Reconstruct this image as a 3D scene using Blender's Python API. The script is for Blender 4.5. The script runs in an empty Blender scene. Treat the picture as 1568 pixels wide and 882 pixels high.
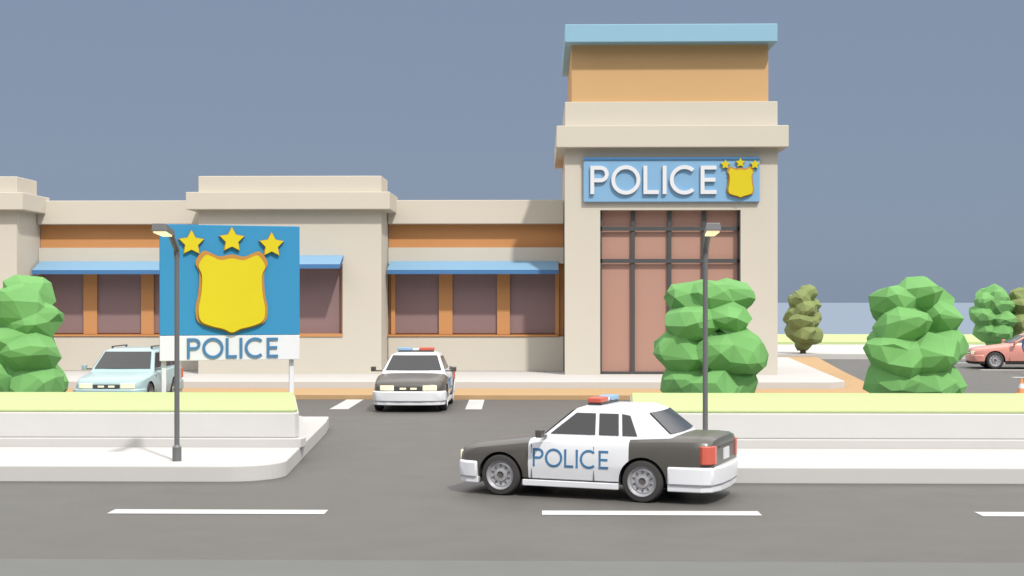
import bpy, bmesh, math, random
from mathutils import Vector, noise, Matrix
scene = bpy.context.scene
R = math.radians

# ------------------------------------------------------------ materials
def mat(name, col, rough=0.7, var=0.06, scale=6.0, bump=0.0, spec=0.3, metal=0.0, emit=None, es=0.0, coat=0.0):
    m = bpy.data.materials.new(name); m.use_nodes = True
    nt = m.node_tree; b = nt.nodes['Principled BSDF']
    b.inputs['Roughness'].default_value = rough
    b.inputs['Specular IOR Level'].default_value = spec
    b.inputs['Metallic'].default_value = metal
    b.inputs['Coat Weight'].default_value = coat
    b.inputs['Coat Roughness'].default_value = 0.15
    tc = nt.nodes.new('ShaderNodeTexCoord')
    n = nt.nodes.new('ShaderNodeTexNoise'); n.inputs['Scale'].default_value = scale
    n.inputs['Detail'].default_value = 6
    nt.links.new(tc.outputs['Object'], n.inputs['Vector'])
    mx = nt.nodes.new('ShaderNodeMix'); mx.data_type = 'RGBA'
    mx.inputs[6].default_value = tuple(c*(1-var) for c in col)+(1,)
    mx.inputs[7].default_value = tuple(min(1, c*(1+var)) for c in col)+(1,)
    nt.links.new(n.outputs['Fac'], mx.inputs[0])
    nt.links.new(mx.outputs[2], b.inputs['Base Color'])
    if bump:
        n2 = nt.nodes.new('ShaderNodeTexNoise'); n2.inputs['Scale'].default_value = scale*8
        nt.links.new(tc.outputs['Object'], n2.inputs['Vector'])
        bp = nt.nodes.new('ShaderNodeBump'); bp.inputs['Strength'].default_value = bump
        bp.inputs['Distance'].default_value = 0.02
        nt.links.new(n2.outputs['Fac'], bp.inputs['Height'])
        nt.links.new(bp.outputs['Normal'], b.inputs['Normal'])
    if emit:
        b.inputs['Emission Color'].default_value = tuple(emit)+(1,)
        b.inputs['Emission Strength'].default_value = es
    return m

M = {}
M['asphalt'] = mat('asphalt', (.082,.078,.072), .6, .16, 1.2, .25, .5)
M['far_road'] = mat('road_edge', (.120,.125,.121), .85, .08, 1.5, .2)
M['haze'] = mat('haze_tinted_ground', (.170,.208,.262), 1, .02, .01, 0, 0)  # sky haze painted into the ground colour so it blends at the horizon
M['pave'] = mat('concrete_pavement', (.44,.432,.422), .9, .03, 1.5, .05, .1)
M['wallc'] = mat('concrete_wall', (.49,.487,.48), .9, .03, 1.5, .05, .1)
M['tan'] = mat('tan_paving', (.38,.255,.14), .9, .05, 2, .05, .1)
M['grass'] = mat('lawn', (.38,.45,.225), 1, .06, 5, .3, 0)
M['paint'] = mat('road_paint', (.44,.445,.44), .7, .04, 10)
M['stucco'] = mat('stucco', (.50,.462,.395), .9, .025, .8, .04, .1)
M['stucco2'] = mat('stucco_body', (.49,.455,.395), .9, .025, .8, .04, .1)
M['orange'] = mat('orange_render', (.50,.315,.155), .85, .03, .8, .03, .1)
M['orange2'] = mat('orange_trim', (.46,.225,.095), .8, .04, 1.5, .03, .1)
M['roofblue'] = mat('blue_roof', (.215,.375,.49), .6, .03, 1)
M['awning'] = mat('awning_blue', (.165,.30,.44), .6, .03, 1)
M['awnedge'] = mat('awning_edge', (.05,.15,.32), .6, .03, 1)
M['glassw'] = mat('window_glass', (.22,.145,.145), .35, .05, .4, 0, .3)
M['glassd'] = mat('door_glass', (.36,.21,.165), .35, .04, .4, 0, .3)
M['frame'] = mat('dark_frame', (.06,.062,.065), .5, .05)
M['signblue'] = mat('sign_blue', (.032,.205,.39), .6, .03, 1, 0, .2)
M['signlight'] = mat('sign_light_blue', (.18,.34,.52), .6, .03, 1, 0, .2)
M['white'] = mat('white_paint', (.58,.59,.62), .6, .02, 2)
M['yellow'] = mat('yellow_enamel', (.52,.43,.012), .6, .03, 2, 0, .2)
M['gold'] = mat('shield_rim', (.38,.19,.045), .6, .03, 2, 0, .2)
M['lettblue'] = mat('blue_letters', (.05,.155,.30), .6, .03, 3)
M['pole'] = mat('lamp_metal', (.13,.13,.135), .45, .05, 5, 0, .5, .2)
M['lens'] = mat('lamp_lens', (.7,.6,.35), .4, .02, 5, emit=(1,.85,.5), es=.8)
M['tyre'] = mat('tyre_rubber', (.040,.038,.037), .8, .1, 12)
M['rim'] = mat('wheel_rim', (.42,.42,.44), .35, .05, 8, 0, .5, .5)
M['hub'] = mat('wheel_hub', (.10,.09,.09), .5, .05, 8)
M['cwhite'] = mat('car_white', (.60,.61,.64), .3, .015, 3, 0, .5, coat=.3)
M['cblack'] = mat('car_black', (.066,.060,.053), .38, .05, 3, 0, .5, coat=.2)
M['cblue'] = mat('car_pale_blue', (.29,.40,.42), .35, .02, 3, 0, .5, coat=.2)
M['cred'] = mat('car_red', (.52,.23,.19), .35, .02, 3, 0, .5, coat=.2)
M['cglass'] = mat('car_glass', (.036,.037,.040), .15, .05, 2, 0, .45)
M['under'] = mat('underbody', (.02,.02,.02), .9, .1)
M['head'] = mat('headlight', (.70,.66,.46), .2, .03, 5, emit=(1,.9,.6), es=.3)
M['tail'] = mat('tail_light', (.50,.10,.07), .25, .03, 5, 0, .5)
M['beaconr'] = mat('beacon_red', (.48,.10,.07), .3, .03, 5)
M['beaconb'] = mat('beacon_blue', (.22,.35,.50), .3, .03, 5)
M['bark'] = mat('bark', (.10,.065,.04), .9, .2, 8, .4)
M['leaf'] = mat('foliage', (.135,.310,.105), .85, .16, 1.3, 0, .12)
M['olive'] = mat('foliage_olive', (.175,.215,.085), .85, .16, 1.3, 0, .12)
M['cone'] = mat('cone_orange', (.58,.24,.10), .6, .04)
M['cloth'] = mat('uniform_blue', (.05,.11,.26), .9, .1)
M['cloth2'] = mat('uniform_navy', (.02,.04,.10), .9, .1)
M['skin'] = mat('skin', (.50,.27,.18), .6, .05)

# ------------------------------------------------------------ mesh helpers
def empty(name, loc=(0,0,0), rz=0, s=1.0):
    e = bpy.data.objects.new(name, None); scene.collection.objects.link(e)
    e.location = loc; e.rotation_euler = (0,0,rz); e.scale = s if isinstance(s,tuple) else (s,s,s)
    return e

def mk(name, V, F, m, parent=None, smooth=False, midx=None, bevel=0, ang=35):
    me = bpy.data.meshes.new(name); me.from_pydata([tuple(v) for v in V], [], F)
    for mm in (m if isinstance(m, (list,tuple)) else [m]): me.materials.append(mm)
    if midx:
        for p,i in zip(me.polygons, midx): p.material_index = i
    bm = bmesh.new(); bm.from_mesh(me); bmesh.ops.recalc_face_normals(bm, faces=bm.faces)
    bm.to_mesh(me); bm.free()
    if smooth:
        for p in me.polygons: p.use_smooth = True
        me.set_sharp_from_angle(angle=R(ang))
    o = bpy.data.objects.new(name, me); scene.collection.objects.link(o)
    if parent: o.parent = parent
    if bevel:
        b = o.modifiers.new('bevel','BEVEL'); b.width = bevel; b.segments = 2; b.limit_method='ANGLE'; b.angle_limit=R(30)
    return o

def box(name, x0,x1,y0,y1,z0,z1, m, parent=None, bevel=0):
    V = [(x0,y0,z0),(x1,y0,z0),(x1,y1,z0),(x0,y1,z0),(x0,y0,z1),(x1,y0,z1),(x1,y1,z1),(x0,y1,z1)]
    F = [(0,3,2,1),(4,5,6,7),(0,1,5,4),(1,2,6,5),(2,3,7,6),(3,0,4,7)]
    return mk(name,V,F,m,parent,bevel=bevel)

def prism(name, pts, a, b, m, parent=None, axis='z', bevel=0, smooth=False):
    n = len(pts)
    if axis=='z': f = lambda p,h:(p[0],p[1],h)
    elif axis=='y': f = lambda p,h:(p[0],h,p[1])
    else: f = lambda p,h:(h,p[0],p[1])
    V = [f(p,a) for p in pts]+[f(p,b) for p in pts]
    F = [tuple(range(n)), tuple(range(2*n-1,n-1,-1))]+[(i,(i+1)%n,n+(i+1)%n,n+i) for i in range(n)]
    return mk(name,V,F,m,parent,bevel=bevel,smooth=smooth)

def sheet(name, pts, z, m, parent=None):
    return mk(name,[(p[0],p[1],z) for p in pts],[tuple(range(len(pts)))],m,parent)

def lathe(name, prof, m, parent=None, seg=24, midx=None, axis='y', smooth=True):
    V=[];F=[];mi=[]
    for r,h in prof:
        for k in range(seg):
            a=2*math.pi*k/seg
            if axis=='y': V.append((r*math.cos(a),h,r*math.sin(a)))
            else: V.append((r*math.cos(a),r*math.sin(a),h))
    for i in range(len(prof)-1):
        for k in range(seg):
            k2=(k+1)%seg
            F.append((i*seg+k,i*seg+k2,(i+1)*seg+k2,(i+1)*seg+k)); mi.append(midx[i] if midx else 0)
    F.append(tuple(range(seg))); mi.append(midx[0] if midx else 0)
    F.append(tuple((len(prof)-1)*seg+k for k in range(seg))); mi.append(midx[-1] if midx else 0)
    return mk(name,V,F,m,parent,smooth=smooth,midx=mi,ang=30)

def police_text(name, h, depth, m, parent, x0, z0, y, flip=False, wscale=1.0, t=.135, yprof=None):
    polys=[]
    def rect(a,b,c,d): polys.append([(a,c),(b,c),(b,d),(a,d)])
    def arc(cx,cz,rx,rz,a0,a1,n,closed=False):
        pts=[]
        for i in range(n+1):
            a=a0+(a1-a0)*i/n; pts.append((math.cos(a),math.sin(a)))
        for i in range(n):
            (c1,s1),(c2,s2)=pts[i],pts[i+1]
            polys.append([(cx+rx*c1,cz+rz*s1),(cx+rx*c2,cz+rz*s2),(cx+(rx-t)*c2,cz+(rz-t)*s2),(cx+(rx-t)*c1,cz+(rz-t)*s1)])
    rect(0,t,0,1); rect(t,.36,1-t,1); rect(t,.36,.42,.42+t); arc(.36,.71,.29,.29,-math.pi/2,math.pi/2,12)
    arc(1.255,.5,.515,.52,0,2*math.pi,36)
    rect(1.88,1.88+t,0,1); rect(1.88+t,2.42,0,t)
    rect(2.56,2.56+t,0,1)
    arc(3.33,.5,.52,.52,R(48),R(312),28)
    rect(3.90,3.90+t,0,1); rect(3.90+t,4.46,0,t); rect(3.90+t,4.42,.435,.435+t); rect(3.90+t,4.46,1-t,1)
    V=[];F=[]
    for p in polys:
        b=len(V)
        for yy in (y, y+depth):
            for (px,pz) in p:
                z=z0+pz*h
                V.append((x0+px*h*wscale, yy if not yprof else -(yprof(z))+(yy-y)-depth*.5, z))
        F += [(b,b+1,b+2,b+3),(b+7,b+6,b+5,b+4)]+[(b+i,b+(i+1)%4,b+4+(i+1)%4,b+4+i) for i in range(4)]
    if flip: V=[(-v[0],-v[1],v[2]) for v in V]
    return mk(name,V,F,m,parent)

def catmull(pts, n=5):
    out=[];L=len(pts)
    for i in range(L):
        p0,p1,p2,p3=[Vector(pts[(i+k-1)%L]) for k in range(4)]
        for j in range(n):
            t=j/n
            out.append(tuple(.5*((2*p1)+(p2-p0)*t+(2*p0-5*p1+4*p2-p3)*t*t+(3*p1-p0-3*p2+p3)*t**3)))
    return out
SH=[(0,.965),(.34,.94),(.60,.985),(.80,1.0),(1,.87),(.90,.74),(.92,.50),(1.0,.30),(.93,.15),(.62,.085),(.25,.045),(0,0)]
def shield(name, cx, z0, hw, h, y, depth, m, parent, grow=0):
    half=SH+[(-x,z) for x,z in SH[-2:0:-1]]
    pts=[(x*(hw+grow), (z-.5)*(h+2*grow)+h/2) for x,z in half]
    pts=catmull(pts,4)
    return prism(name,[(cx+p[0],z0+p[1]) for p in pts],y,y+depth,m,parent,axis='y')
def star(name,cx,cz,r,y,depth,m,parent):
    pts=[]
    for i in range(10):
        a=math.pi/2+i*math.pi/5; rr=r if i%2==0 else r*.52
        pts.append((cx+rr*math.cos(a),cz+rr*math.sin(a)))
    return prism(name,pts,y,y+depth,m,parent,axis='y')

# ------------------------------------------------------------ ground
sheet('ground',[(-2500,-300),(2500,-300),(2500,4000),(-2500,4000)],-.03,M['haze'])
sheet('road',[(-90,15.9),(90,15.9),(90,72),(-90,72)],0,M['asphalt'])
sheet('roadside',[(-90,-20),(90,-20),(90,15.9),(-90,15.9)],.002,M['far_road'])
rm=empty('road_markings')
for k in range(-5,6):
    x=.0+5.95*k
    sheet('lane_dash',[(x,19.32),(x+2.98,19.32),(x+2.98,19.72),(x,19.72)],.006,M['paint'],rm)
sheet('driveway_dash',[(-5.73,38.2),(-5.22,38.2),(-5.28,42.0),(-5.78,42.0)],.006,M['paint'],rm)
sheet('driveway_dash',[(-2.07,38.2),(-1.62,38.2),(-1.70,42.0),(-2.15,42.0)],.006,M['paint'],rm)
for (x0,x1,y) in [(18.6,30,60.5),(18.0,30,54.6),(18.6,30,67.5)]:
    sheet('bay_line',[(x0,y),(x1,y),(x1,y+.5),(x0,y+.5)],.006,M['paint'],rm)

prism('paving',[(-60,42.1),(9.9,42.1),(10.6,44.4),(12.0,57),(13.8,71.9),(9,71.9),(9,66),(-60,66)],-.01,.13,M['tan'])
prism('building_pavement',[(-60,45.4),(9.2,45.4),(9.75,46.0),(11.3,65.5),(-60,65.5)],.1,.35,M['pave'],bevel=.02)
prism('far_pavement',[(-60,72),(120,72),(120,88),(-60,88)],-.01,.26,M['pave'])
prism('lawn',[(-60,88),(140,88),(140,109),(-60,109)],-.01,.42,M['grass'])

def arcpts(cx,cy,r,a0,a1,n=8):
    return [(cx+r*math.cos(a0+(a1-a0)*i/n),cy+r*math.sin(a0+(a1-a0)*i/n)) for i in range(n+1)]
pl=[(-60,22.75)]+arcpts(-5.1,23.6,.85,-math.pi/2,0,10)+[(-4.75,31.2),(-4.9,32.6),(-60,32.6)]
prism('sidewalk',pl,-.01,.26,M['pave'],bevel=.02)
pr=[(60,22.75)]+[(60,33.2),(1.5,33.2),(1.15,31.5)]+arcpts(1.95,23.6,.85,math.pi,1.5*math.pi,10)
prism('sidewalk',pr,-.01,.26,M['pave'],bevel=.02)
def planter(L,g):
    e=empty('planter')
    prism('plinth',L(.13),.25,.42,M['pave'],e,bevel=.015)
    prism('planter_wall',L(0),.42,.88,M['wallc'],e,bevel=.02)
    prism('grass',L(-.03),.88,.94,M['grass'],e,bevel=.02)
planter(lambda d:[(-60,25.8-d),(-4.5+d,25.8-d),(-4.45+d,25.95),(-5.35+d,30.7+d),(-60,30.7+d)],0)
planter(lambda d:[(60,25.8-d),(60,30.7+d),(1.90-d,30.7+d),(1.62-d,25.95),(1.68-d,25.8-d)],0)

# ------------------------------------------------------------ police station
B=empty('police_station')
S,S2,O,O2=M['stucco'],M['stucco2'],M['orange'],M['orange2']
def bb(n,*a,bevel=.02): return box(n,*a,parent=B,bevel=bevel)
def opening_wall(n,x0,x1,a,b,y0,y1,z0,za,zb,z1,m):
    V=[];
    for y in (y0,y1):
        V+=[(x0,y,z0),(x1,y,z0),(x1,y,z1),(x0,y,z1),(a,y,za),(b,y,za),(b,y,zb),(a,y,zb)]
    F=[]
    for k in (0,8): F+=[(k,k+1,k+5,k+4),(k+1,k+2,k+6,k+5),(k+2,k+3,k+7,k+6),(k+3,k,k+4,k+7)]
    F+=[(0,1,9,8),(1,2,10,9),(2,3,11,10),(3,0,8,11),(4,5,13,12),(5,6,14,13),(6,7,15,14),(7,4,12,15)]
    return mk(n,V,F,m,B)
T0,T1=.80,8.20
bb('tower_core',T0+.01,T1-.01,50.14,56.9,.35,8.25,S2,bevel=0)
opening_wall('tower_front',T0,T1,2.03,6.92,49.7,50.135,.35,.36,6.10,8.25,S2)
bb('tower_cornice',.50,8.52,49.3,57.2,8.25,9.0,S)
bb('tower_parapet',T0,T1,49.7,56.9,9.0,9.88,S)
bb('tower_top',1.03,7.92,49.95,56.6,9.88,11.92,O)
bb('tower_roof',.79,8.14,49.35,56.9,11.90,12.52,M['roofblue'])
bb('door_glass',2.03,6.92,50.08,50.137,.362,6.098,M['glassd'],bevel=0)
for x in (3.19,4.47,5.68):
    bb('door_bar',x-.065,x+.065,49.96,50.079,.38,6.095,M['frame'],bevel=0)
for z in (4.33,5.46):
    bb('door_rail',2.04,6.91,49.93,49.958,z-.07,z+.07,M['frame'],bevel=0)
bb('door_frame_l',2.035,2.10,49.93,50.078,.38,6.09,M['frame'],bevel=0)
bb('door_frame_r',6.85,6.915,49.93,50.078,.38,6.09,M['frame'],bevel=0)
bb('door_sill',2.11,6.84,49.925,50.078,.375,.45,M['frame'],bevel=0)
bb('sign_panel',1.44,7.56,49.56,49.7,6.37,7.90,M['signlight'])
bb('sign_panel_lip',1.44,7.56,49.52,49.557,7.84,7.92,M['awnedge'],bevel=0)
police_text('sign_letters',.98,.10,M['white'],B,1.68,6.64,49.46)
shield('sign_shield_rim',6.88,6.52,.44,1.04,49.50,.06,M['gold'],B,.03)
shield('sign_shield',6.88,6.52,.42,1.0,49.44,.06,M['yellow'],B)
for dx,z in ((-.52,7.66),(0,7.72),(.50,7.66)): star('sign_star',6.88+dx,z,.17,49.47,.09,M['yellow'],B)
def awn(x0,x1,yw,z,rise,dep):
    V=[];ys=[(yw,z+rise),(yw-dep,z),(yw-dep,z-.15),(yw,z+rise-.15)]
    for x in (x0,x1):
        for y,zz in ys: V.append((x,y,zz))
    mk('awning',V,[(0,1,5,4),(1,2,6,5),(2,3,7,6),(3,0,4,7),(0,3,2,1),(4,5,6,7)],[M['awning'],M['awnedge']],B,midx=[0,1,1,1,1,1])
def block(x0,x1,win=True):
    c=(x0+x1)/2
    bb('block_core',x0+.01,x1-.01,50.36,60,.35,6.14,S2,bevel=0)
    if win:
        a,b=c-1.87,c+1.87
        opening_wall('block_front',x0,x1,a,b,50,50.355,.35,1.66,4.24,6.14,S2)
        bb('window_glass',a+.08,b-.08,50.28,50.353,1.78,4.2,M['glassw'],bevel=0)
        bb('window_frame_l',a+.003,a+.08,50.15,50.35,1.78,4.236,O2,bevel=0); bb('window_frame_r',b-.08,b-.003,50.15,50.35,1.78,4.236,O2,bevel=0)
        bb('window_sill',a+.002,b-.002,49.97,50.34,1.664,1.775,O2,bevel=0)
        for k in (-1,): bb('window_mullion',c+k*.6-.2,c+k*.6+.2,50.15,50.28,1.78,4.2,O2,bevel=0)
        awn(a-.02,b+.03,49.998,4.20,.34,.9)
    else:
        bb('block_front',x0,x1,50,50.35,.35,6.14,S2,bevel=0)
    bb('block_cornice',x0-.36,x1+.33,49.65,52.4,6.14,6.75,S)
    bb('block_parapet',x0,x1,50.0,52.0,6.75,7.34,S)
block(-12.14,-5.66); block(-25.1,-18.6,False)
def wing(x0,x1,off):
    bb('wing_core',x0,x1,52.36,60,.35,6.2,O2,bevel=0)
    bb('wing_parapet',x0,x1,51.98,53.2,5.75,6.62,S)
    bb('wing_band',x0,x1,52.14,52.355,4.30,4.89,S2,bevel=0)
    bb('wing_base',x0,x1,52.08,52.355,.35,1.62,S2)
    bb('window_sill',x0,x1-.2,52.04,52.35,1.625,1.69,O2,bevel=0)
    for a,b in ((-5.40,-3.79),(-3.29,-1.65),(-1.18,.48)):
        if a+off> x1-.4: continue
        bb('window_glass',a+off,min(b+off,x1-.02),52.30,52.357,1.74,4.29,M['glassw'],bevel=0)
    for a,b in ((-5.55,-5.40),(-3.79,-3.29),(-1.65,-1.18),(.48,.62)):
        if b+off> x1: continue
        bb('window_mullion',a+off,b+off,52.20,52.358,1.70,4.295,O2,bevel=0)
    awn(x0+.06,x1-.2,52.138,4.05,.34,.85)
wing(-5.65,.79,0); wing(-18.59,-12.15,-13.15)

# ------------------------------------------------------------ street sign
L0=Vector((-8.36,30.95)); L1=Vector((-5.47,32.0)); d=(L1-L0); W=d.length
sg=empty('police_sign',(L0.x,L0.y,0),math.atan2(d.y,d.x))
box('blue_panel',0,W,0,.12,2.155,4.60,M['signblue'],sg,.01)
box('white_panel',0,W,0,.12,1.60,2.15,M['white'],sg,.01)
cx=W*.505
shield('shield_rim',cx,2.22,.76,1.76,-.05,.048,M['gold'],sg,.035)
shield('shield',cx,2.22,.73,1.70,-.10,.05,M['yellow'],sg)
for dx,z in ((-.88,4.19),(0,4.27),(.88,4.17)):
    star('star_rim',cx+dx,z,.30,-.04,.038,M['gold'],sg); star('star',cx+dx,z,.275,-.08,.04,M['yellow'],sg)
police_text('sign_text',.44,.03,M['lettblue'],sg,.58,1.655,-.03,wscale=1.02)
for x in (.10,W-.16): box('post',x-.05,x+.05,.125,.22,.2,2.6,M['white'],sg,.01)
box('post_footing',W-.25,W-.07,.08,.27,.2,.36,M['pave'],sg,.01)

# ------------------------------------------------------------ street lamps
def lamp(x,y):
    e=empty('street_lamp',(x,y,.26))
    lathe('base',[(.075,0),(.075,.23),(.045,.27)],M['pole'],e,16,axis='z')
    lathe('pole',[(.044,.2),(.040,3.45)],M['pole'],e,14,axis='z')
    V=[];sec=[((0,3.38),.05),((-.03,3.52),.052),((-.38,3.72),.05),((-.45,3.75),.05)]
    for (yy,z),r in sec:
        for k in range(10):
            a=2*math.pi*k/10; V.append((r*math.cos(a),yy+r*.4*math.sin(a),z+r*math.sin(a)))
    F=[(i*10+k,i*10+(k+1)%10,(i+1)*10+(k+1)%10,(i+1)*10+k) for i in range(3) for k in range(10)]
    mk('arm',V,F,M['pole'],e,smooth=True)
    V=[(-.07,-.38,3.70),(.07,-.38,3.70),(.125,-1.12,3.76),(-.125,-1.12,3.76),(-.06,-.38,3.80),(.06,-.38,3.80),(.11,-1.10,3.88),(-.11,-1.10,3.88)]
    mk('head',V,[(0,3,2,1),(4,5,6,7),(0,1,5,4),(1,2,6,5),(2,3,7,6),(3,0,4,7)],M['pole'],e,bevel=.01)
    V=[(-.075,-.60,3.690),(.075,-.60,3.690),(.10,-1.08,3.730),(-.10,-1.08,3.730),(-.075,-.60,3.72),(.075,-.60,3.72),(.10,-1.08,3.76),(-.10,-1.08,3.76)]
    mk('lens',V,[(0,3,2,1),(4,5,6,7),(0,1,5,4),(1,2,6,5),(2,3,7,6),(3,0,4,7)],M['lens'],e)
lamp(-6.05,23.45); lamp(2.69,23.5)

# ------------------------------------------------------------ trees
def tree(loc,seed,m,rz=0,s=1.0):
    rnd=random.Random(seed); e=empty('tree',loc,rz,s)
    lathe('trunk',[(.17,-.05),(.12,.4),(.10,1.2),(.05,2.2)],M['bark'],e,8,axis='z',smooth=False)
    for k in range(4):
        a=k*1.57+rnd.random(); p=Vector((.5*math.cos(a),.5*math.sin(a),1.5+.3*k)); q=Vector((0,0,.7+.25*k))
        bm=bmesh.new(); bmesh.ops.create_cone(bm,segments=6,radius1=.06,radius2=.02,depth=(p-q).length,cap_ends=True)
        bmesh.ops.transform(bm,matrix=Matrix.Translation((p+q)/2)@(p-q).to_track_quat('Z','Y').to_matrix().to_4x4(),verts=bm.verts)
        me=bpy.data.meshes.new('limb'); bm.to_mesh(me); bm.free(); me.materials.append(M['bark'])
        o=bpy.data.objects.new('limb',me); scene.collection.objects.link(o); o.parent=e
    lobes=[(-.46,-.1,1.00,.60,.58,.46),(.46,-.05,.98,.60,.58,.44),(0,-.42,.95,.58,.50,.44),(0,.42,1.1,.66,.5,.55),(0,0,.50,.44,.44,.32),
           (-.56,-.15,1.62,.62,.64,.48),(.60,-.12,1.72,.66,.66,.52),(.02,-.42,1.66,.55,.5,.42),(.05,.4,1.9,.75,.6,.5),
           (-.42,-.22,2.34,.54,.56,.40),(.42,-.22,2.45,.56,.54,.36),
           (-.36,.05,2.82,.46,.5,.42),(.04,-.18,3.02,.46,.48,.38),(.42,.05,2.88,.46,.5,.38),(.05,.3,2.6,.6,.5,.45)]
    bm=bmesh.new()
    for i,(x,y,z,a,b,c) in enumerate(lobes):
        r=bmesh.ops.create_icosphere(bm,subdivisions=3,radius=1)
        off=Vector((seed*3.1+i*7.7,i*2.3,seed))
        dx,dy,dz=rnd.uniform(-.10,.10),rnd.uniform(-.1,.1),rnd.uniform(-.06,.06); ks=rnd.uniform(.93,1.1)
        tl=Matrix.Rotation(rnd.uniform(-.35,.35),3,'Y')
        for v in r['verts']:
            p=v.co.copy(); k=ks*(1+.28*noise.noise(p*1.2+off))
            q=tl@Vector((p.x*a*k,p.y*b*k,p.z*c*k))
            v.co=Vector((x+dx,y+dy,z+dz))+q
    me=bpy.data.meshes.new('crown'); bm.to_mesh(me); bm.free()
    o=bpy.data.objects.new('crown',me); scene.collection.objects.link(o)
    rmm=o.modifiers.new('r','REMESH'); rmm.mode='VOXEL'; rmm.voxel_size=.055
    dc=o.modifiers.new('d','DECIMATE'); dc.ratio=.022
    dg=bpy.context.evaluated_depsgraph_get(); dg.update()
    nm=bpy.data.meshes.new_from_object(o.evaluated_get(dg)); o.modifiers.clear(); o.data=nm
    nm.materials.clear(); nm.materials.append(m)
    for p in nm.polygons: p.use_smooth=False; p.material_index=0
    o.parent=e
tree((-11.95,32.2,.1),3,M['leaf'],2.2,(1.08,1.08,.98))
tree((3.75,32.2,.1),5,M['leaf'],0,(1.07,1.08,1.0))
tree((8.35,32.2,.1),9,M['leaf'],.5,(1.14,1.1,.99))
tree((13.3,72.8,.26),14,M['olive'],1.2,1.0)
tree((23.0,73.2,.26),21,M['leaf'],2.0,1.02)
tree((24.9,73.8,.26),25,M['olive'],.3,1.02)

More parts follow.
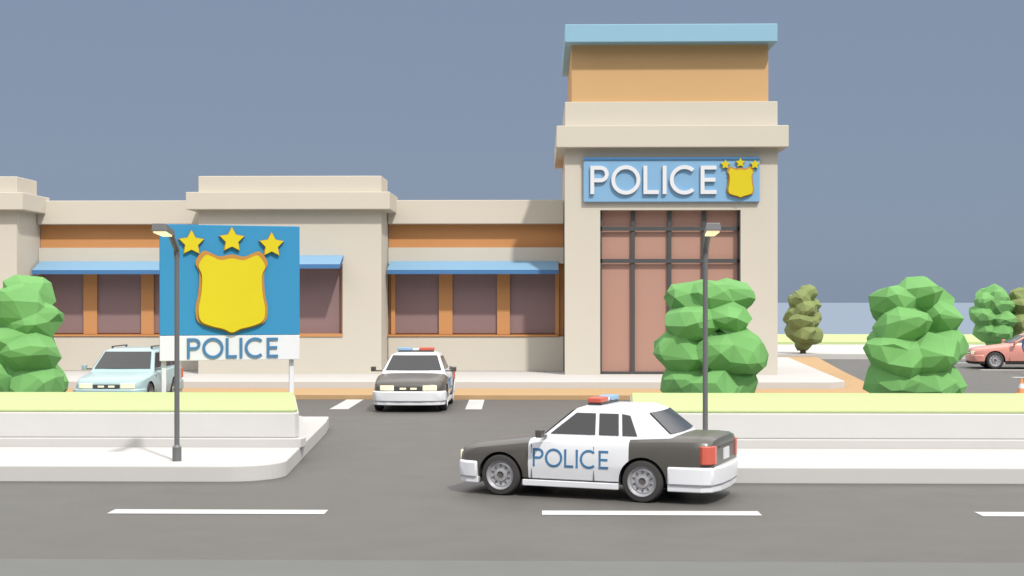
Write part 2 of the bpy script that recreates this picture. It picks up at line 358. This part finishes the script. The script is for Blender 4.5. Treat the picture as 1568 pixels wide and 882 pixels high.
# ------------------------------------------------------------ cars
def car(name, loc, rz, s, paint, police=False, roof=(0.0,-1.08,1.30), base=(.52,-1.62), hatch=False):
    e=empty(name,loc,rz,s)
    hw=.875; zb=.22
    st=[(1.84,.60,.66),(1.80,.66,.80),(1.70,.71,.90),(1.46,.755,.97),(1.1,.80,1.0),(.65,.855,1.0),(.35,.88,1.0),(-.2,.89,1.0),(-.9,.91,1.0),
        (-1.46,.935,1.0),(-1.85,.94,.985),(-2.02,.93,.95),(-2.10,.90,.90),(-2.13,.82,.86)]
    V=[];F=[];mi=[];N=0
    for x,zt,wf in st:
        w=hw*wf; z2=zb if x>-2 and x<1.75 else zb+.04
        half=[(0,z2),(.80*w,z2),(.965*w,z2+.07),(1.0*w,z2+.42*(zt-z2)),(.985*w,zt-.13),(.955*w,zt-.05),(.86*w,zt),(.5*w,zt+.018),(0,zt+.025)]
        ring=half+[(-y,z) for y,z in half[-2:0:-1]]
        N=len(ring); V+=[(x,y,z) for y,z in ring]
    for i in range(len(st)-1):
        xm=(st[i][0]+st[i+1][0])/2
        for k in range(N):
            F.append((i*N+k,i*N+(k+1)%N,(i+1)*N+(k+1)%N,(i+1)*N+k))
            kk=k if k<8 else N-1-k
            if kk==0: mi.append(2)
            elif police and -.9<xm<.65: mi.append(0)
            elif police: mi.append(1)
            else: mi.append(0)
    F.append(tuple(range(N))); mi.append(1 if police else 0)
    F.append(tuple((len(st)-1)*N+k for k in range(N))); mi.append(1 if police else 0)
    body=mk('body',V,F,[paint,M['cblack'],M['under']],e,midx=mi)
    bm=bmesh.new()
    for wx in (1.1,-1.1):
        for sy in (1,-1):
            r=bmesh.ops.create_cone(bm,segments=28,radius1=.355,radius2=.355,depth=.7,cap_ends=True)
            bmesh.ops.transform(bm,matrix=Matrix.Translation((wx,sy*.90,.30))@Matrix.Rotation(R(90),4,'X'),verts=r['verts'])
    cm=bpy.data.meshes.new('c'); bm.to_mesh(cm); bm.free(); cm.materials.append(M['under'])
    cut=bpy.data.objects.new('c',cm); scene.collection.objects.link(cut); cut.parent=e
    bo=body.modifiers.new('b','BOOLEAN'); bo.object=cut; bo.operation='DIFFERENCE'; bo.solver='EXACT'; bo.material_mode='TRANSFER'
    dg=bpy.context.evaluated_depsgraph_get(); dg.update()
    nm=bpy.data.meshes.new_from_object(body.evaluated_get(dg)); body.modifiers.clear(); body.data=nm
    bpy.data.objects.remove(cut)
    for p in nm.polygons: p.use_smooth=True
    nm.set_sharp_from_angle(angle=R(38))
    xf,xr,zr=roof; bf,br=base; z0=.84; b0=.80; t0=.60 if not hatch else .64
    cz=zr+.06
    ringB=[(bf,b0),(bf+.10,.42),(bf+.12,0),(bf+.10,-.42),(bf,-b0),(br,-b0),(br-.05,-.42),(br-.06,0),(br-.05,.42),(br,b0)]
    ringT=[(xf,t0),(xf+.06,.32),(xf+.08,0),(xf+.06,-.32),(xf,-t0),(xr,-t0),(xr-.05,-.32),(xr-.06,0),(xr-.05,.32),(xr,t0)]
    ringC=[(xf-.14 if x>(xf+xr)/2 else xr+.14, y*.72) for x,y in ringT]
    V=[(x,y,z0) for x,y in ringB]+[(x,y,zr) for x,y in ringT]+[(x,y,cz) for x,y in ringC]
    F=[]
    for a in (0,10):
        for k in range(10): F.append((a+k,a+(k+1)%10,a+10+(k+1)%10,a+10+k))
    F.append(tuple(range(20,30)))
    mk('cabin',V,F,paint,e,smooth=True,bevel=.035,ang=20)
    H=zr-z0
    def yz(z): return b0-(b0-t0)*(z-z0)/H
    def fx(z): return bf+(xf-bf)*(z-z0)/H
    def rx(z): return br+(xr-br)*(z-z0)/H
    zl,zh=.945,zr-.05
    f0,f1,r0,r1=fx(zl)-.07,fx(zh)-.09,rx(zl),rx(zh)
    if hatch: wins=[[(f0,zl),(f1,zh),(-.42,zh),(-.42,zl)],[(-.50,zl),(-.50,zh),(-1.15,zh),(-1.2,zl)],[(-1.27,zl),(-1.22,zh),(r1+.18,zh),(r0+.18,zl)]]
    else: wins=[[(f0,zl),(f1,zh),(-.33,zh),(-.36,zl)],[(-.42,zl),(-.39,zh),(-.68,zh),(-.72,zl)],[(-.78,zl),(-.735,zh),(-.86,zh-.02),(-1.0,zl)]]
    nrm=Vector((0,H,(b0-t0))).normalized()
    for sy in (1,-1):
        for wpl in wins:
            vo=[(x,sy*(yz(z)+nrm.y*.012),z+nrm.z*.012) for x,z in wpl]; vi=[(x,sy*(yz(z)-.03),z) for x,z in wpl]
            mk('side_window',vo+vi,[(0,1,2,3),(7,6,5,4)]+[(i,(i+1)%4,4+(i+1)%4,4+i) for i in range(4)],M['cglass'],e)
    def glass(nm,bx,tx,bulb,bult,zl,zh,sgn):
        cols=[-.90,-.5,0,.5,.90]; V=[]
        for z in (zl,zh):
            t=(z-z0)/H; w=b0+(t0-b0)*t
            for c in cols:
                ac=abs(c)
                bul=[bulb+(bult-bulb)*t,(bulb*.83)+((bult*.75)-(bulb*.83))*t][0 if ac==0 else 1]
                edge=0 if ac<.6 else 1
                if edge: bul=bul*(1-ac)/.5
                V.append((bx+(tx-bx)*t+sgn*(bul+.018),c*w,z+.012))
        V2=[(v[0]-sgn*.04,v[1],v[2]-.03) for v in V]
        F=[(i,i+1,i+6,i+5) for i in range(4)]+[(10+i+5,10+i+6,10+i+1,10+i) for i in range(4)]
        for a,b in [(i,i+1) for i in range(4)]+[(9-i,8-i) for i in range(4)]+[(4,9),(5,0)]: F.append((a,b,b+10,a+10))
        mk(nm,V+V2,F,M['cglass'],e,smooth=True)
    glass('windscreen',bf,xf,.12,.08,.93,zr-.025,1)
    glass('rear_window',br,xr,.06,.06,.985 if not hatch else 1.02,zr-.03,-1)
    bump=paint
    fb=[(1.475,.885),(1.66,.865),(1.80,.77),(1.885,.55),(1.92,.25),(1.925,0)]; fb=fb+[(x,-y) for x,y in fb[-2::-1]]
    prism('front_bumper',fb,.25,.50,bump,e,bevel=.03,smooth=True)
    fl=[(1.46,.86),(1.66,.84),(1.79,.74),(1.87,.5),(1.90,0)]; fl=fl+[(x,-y) for x,y in fl[-2::-1]]
    prism('front_valance',fl,.17,.27,paint if police else M['under'],e,bevel=.015)
    rb=[(-1.475,.895),(-1.98,.885),(-2.13,.80),(-2.20,.5),(-2.22,0)]; rb=rb+[(x,-y) for x,y in rb[-2::-1]]
    prism('rear_bumper',rb,.27,.54,bump,e,bevel=.03,smooth=True)
    rl=[(x+.02 if x<-1.6 else x,y*.97) for x,y in rb]
    prism('rear_valance',rl,.18,.29,paint,e,bevel=.015)
    def prof(z):
        P=[(.29,.965),(.50,1.0),(.765,.985),(.845,.955)]
        for (za,a),(zc,c) in zip(P,P[1:]):
            if z<=zc: return hw*(a+(c-a)*(z-za)/(zc-za))
        return hw*.955
    for sy in (1,-1):
        hp=[(1.862,.34),(1.862,.54),(1.842,.63),(1.815,.675),(1.6,.62),(1.6,.34)]
        prism('headlight',[(x,sy*y) for x,y in hp],.515,.635,M['head'],e,bevel=.01)
        tp=[(-2.145,.63),(-2.145,.72),(-2.10,.825),(-2.04,.862),(-1.99,.875),(-1.9,.80),(-1.9,.63)]
        prism('tail_light',[(x,sy*y) for x,y in tp],.58,.84,M['tail'],e,bevel=.012)
        prism('mirror',[(.44,sy*.93),(.50,sy*.95),(.47,sy*1.05),(.38,sy*1.05),(.36,sy*.93)],.90,1.02,M['cblack'] if police else paint,e,bevel=.015)
        box('mirror_stalk',.38,.44,min(sy*.78,sy*.95),max(sy*.78,sy*.95),.90,.93,M['cblack'],e)
        for x in (.60,-.37): box('door_seam',x-.003,x+.003,min(sy*.80,sy*.866),max(sy*.80,sy*.866),.28,.78,M['under'],e)
        box('sill',-.74,.74,min(sy*.80,sy*.872),max(sy*.80,sy*.872),.17,.26,M['cwhite'] if police else M['under'],e,.01)
    box('grille',1.80,1.862,-.32,.32,.52,.61,M['frame'],e,.005)
    for sy in (1,-1): box('grille_light',1.85,1.872,min(sy*.05,sy*.20),max(sy*.05,sy*.20),.54,.585,M['head'],e)
    box('number_plate',-2.148,-2.12,-.17,.17,.60,.76,M['white'],e)
    box('trunk_trim',-2.142,-2.12,-.46,.46,.79,.82,M['frame'],e)
    for wx in (1.1,-1.1):
        for sy in (1,-1):
            pf=[(.20,-.11),(.28,-.10),(.305,-.06),(.308,.06),(.285,.10),(.215,.108),(.205,.085),(.185,.06),(.165,.07),(.10,.055),(.095,.085),(.055,.09),(.045,.075)]
            pf=[(r,h*sy) for r,h in pf]
            w=lathe('wheel',pf,[M['tyre'],M['rim'],M['hub']],e,28,midx=[0,0,0,0,0,1,1,1,1,1,1,2,2])
            w.location=(wx,sy*.765,.305)
            for k in range(10):
                a=k*.628; b=box('rim_slot',-.012,.012,min(.05*sy,.072*sy),max(.05*sy,.072*sy),.115,.155,M['hub'],e)
                b.location=w.location; b.rotation_euler=(0,a,0)
    if police:
        for sy in (1,-1):
            police_text('door_text',.265,.012,M['lettblue'],e,-.575,.465,-.888,flip=(sy==1),wscale=.99,t=.125,yprof=prof)
        box('lightbar_base',-.36,-.14,-.44,.44,cz-.01,cz+.03,M['frame'],e,.008)
        box('beacon_red',-.36,-.14,.09,.46,cz+.032,cz+.11,M['beaconr'],e,.02)
        box('beacon_blue',-.36,-.14,-.46,-.09,cz+.032,cz+.11,M['beaconb'],e,.02)
        box('beacon_mid',-.33,-.17,-.088,.088,cz+.032,cz+.085,M['white'],e,.01)
    if hatch:
        for sy in (1,-1): box('roof_rail',-1.55,-.25,sy*.50-.02,sy*.50+.02,cz+.03,cz+.06,M['frame'],e,.01)
        for sy in (1,-1):
            for x in (-1.5,-.3): box('rail_foot',x-.04,x+.04,sy*.50-.015,sy*.50+.015,cz-.05,cz+.035,M['frame'],e)
    return e
car('police_car',(.70,21.72,0),R(160),1.0,M['cwhite'],True)
car('police_car',(-3.50,39.2,0),R(-90),1.11,M['cwhite'],True)
car('parked_car',(-11.66,39.9,0),R(-90),1.12,M['cblue'],False,roof=(-.02,-1.75,1.35),base=(.62,-1.98),hatch=True)
car('parked_car',(20.95,62.6,0),R(174),1.2,M['cred'],False,roof=(-.05,-1.0,1.22),base=(.62,-1.62))

# ------------------------------------------------------------ cone & officer
c=empty('traffic_cone',(15.02,44.9,0))
box('cone_base',-.17,.17,-.17,.17,0,.04,M['cone'],c,.01)
lathe('cone_body',[(.13,.04),(.095,.19),(.065,.34),(.03,.50)],[M['cone'],M['white']],c,20,midx=[0,1,0,0],axis='z')
p=empty('police_officer',(19.46,57.3,0),R(10))
def skin(name,V,E,Rr,m,parent,sub=2):
    me=bpy.data.meshes.new(name); me.from_pydata(V,E,[]); me.materials.append(m)
    o=bpy.data.objects.new(name,me); scene.collection.objects.link(o); o.parent=parent
    o.modifiers.new('skin','SKIN'); 
    for i,r in enumerate(Rr): me.skin_vertices[0].data[i].radius=(r,r*.85)
    me.skin_vertices[0].data[0].use_root=True
    o.modifiers.new('s','SUBSURF').levels=sub; o.modifiers['s'].render_levels=sub
    return o
skin('trousers',[(0,0,.95),(.09,0,.88),(.11,-.01,.48),(.12,.01,.10),(-.09,0,.88),(-.12,-.03,.48),(-.14,.0,.10)],[(0,1),(1,2),(2,3),(0,4),(4,5),(5,6)],[.14,.10,.075,.06,.10,.075,.06],M['cloth2'],p)
skin('shirt',[(0,0,.98),(0,0,1.2),(0,0,1.38),(0,0,1.47),(.19,0,1.40),(.24,.02,1.12),(.23,-.08,.90),(-.19,0,1.40),(-.25,.02,1.12),(-.24,-.08,.90)],
     [(0,1),(1,2),(2,3),(2,4),(4,5),(5,6),(2,7),(7,8),(8,9)],[.145,.15,.16,.06,.075,.055,.04,.075,.055,.04],M['cloth'],p)
skin('head',[(0,0,1.45),(0,0,1.53),(0,-.01,1.62),(0,-.01,1.70)],[(0,1),(1,2),(2,3)],[.05,.055,.095,.085],M['skin'],p)
skin('nose',[(0,-.09,1.64),(0,-.115,1.615)],[(0,1)],[.015,.012],M['skin'],p)
lathe('cap',[(.105,1.68),(.115,1.72),(.13,1.77),(.02,1.79)],M['cloth2'],p,18,axis='z')
for sx in (1,-1):
    skin('shoe',[(sx*.13,.03,.05),(sx*.135,-.16,.04)],[(0,1)],[.05,.04],M['under'],p)
    Vh=[(sx*.23,-.09,.89),(sx*.235,-.11,.83)];Eh=[(0,1)];Rh=[.028,.032]
    for k in range(4):
        b=len(Vh); Vh+=[(sx*.235,-.14+.02*k,.79),(sx*.23,-.14+.02*k,.745-.005*(k%3))]; Eh+=[(1,b),(b,b+1)]; Rh+=[.009,.008]
    b=len(Vh); Vh+=[(sx*.22,-.155,.82),(sx*.215,-.17,.79)]; Eh+=[(1,b),(b,b+1)]; Rh+=[.010,.009]
    skin('hand',Vh,Eh,Rh,M['skin'],p,1)

# ------------------------------------------------------------ light
el=R(52); hx,hy=-.497,.868
dirv=Vector((hx*math.cos(el),hy*math.cos(el),-math.sin(el)))
sun=bpy.data.lights.new('sun','SUN'); sun.energy=4.0; sun.angle=R(2.5); sun.color=(1,.955,.88)
so=bpy.data.objects.new('sun',sun); scene.collection.objects.link(so)
so.rotation_euler=dirv.to_track_quat('-Z','Y').to_euler(); so.location=(20,0,30)
w=bpy.data.worlds.new('World'); scene.world=w; w.use_nodes=True
nt=w.node_tree; nt.nodes.clear()
sky=nt.nodes.new('ShaderNodeTexSky'); sky.sky_type='NISHITA'; sky.sun_disc=False; sky.sun_elevation=el; sky.sun_rotation=math.atan2(-hx,-hy)
bg1=nt.nodes.new('ShaderNodeBackground'); bg1.inputs[1].default_value=.10
nt.links.new(sky.outputs[0],bg1.inputs[0])
# haze layer: blue-grey near the horizon, brightened overhead as added fill light
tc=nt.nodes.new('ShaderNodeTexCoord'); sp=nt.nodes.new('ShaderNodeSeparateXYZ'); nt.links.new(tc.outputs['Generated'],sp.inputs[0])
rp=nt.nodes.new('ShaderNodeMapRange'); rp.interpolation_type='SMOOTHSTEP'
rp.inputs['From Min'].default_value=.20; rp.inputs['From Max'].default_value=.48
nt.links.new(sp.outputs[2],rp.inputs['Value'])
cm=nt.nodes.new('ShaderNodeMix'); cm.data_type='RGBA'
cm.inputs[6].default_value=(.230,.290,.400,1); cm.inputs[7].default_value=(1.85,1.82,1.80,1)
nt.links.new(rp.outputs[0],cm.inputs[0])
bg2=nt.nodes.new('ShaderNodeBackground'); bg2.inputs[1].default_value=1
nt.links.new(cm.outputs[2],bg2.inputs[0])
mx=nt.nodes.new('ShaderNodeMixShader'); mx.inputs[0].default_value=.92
out=nt.nodes.new('ShaderNodeOutputWorld')
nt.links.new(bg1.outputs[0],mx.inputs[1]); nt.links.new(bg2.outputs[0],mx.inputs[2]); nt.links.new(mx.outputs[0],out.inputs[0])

cam=bpy.data.cameras.new('camera'); cam.lens=50; cam.sensor_width=36; cam.shift_y=21/1568; cam.clip_end=6000
co=bpy.data.objects.new('camera',cam); scene.collection.objects.link(co)
co.location=(0,0,2.9); co.rotation_euler=(R(90),0,R(1.21)); scene.camera=co
scene.view_settings.view_transform='Standard'; scene.view_settings.look='None'; scene.view_settings.exposure=0
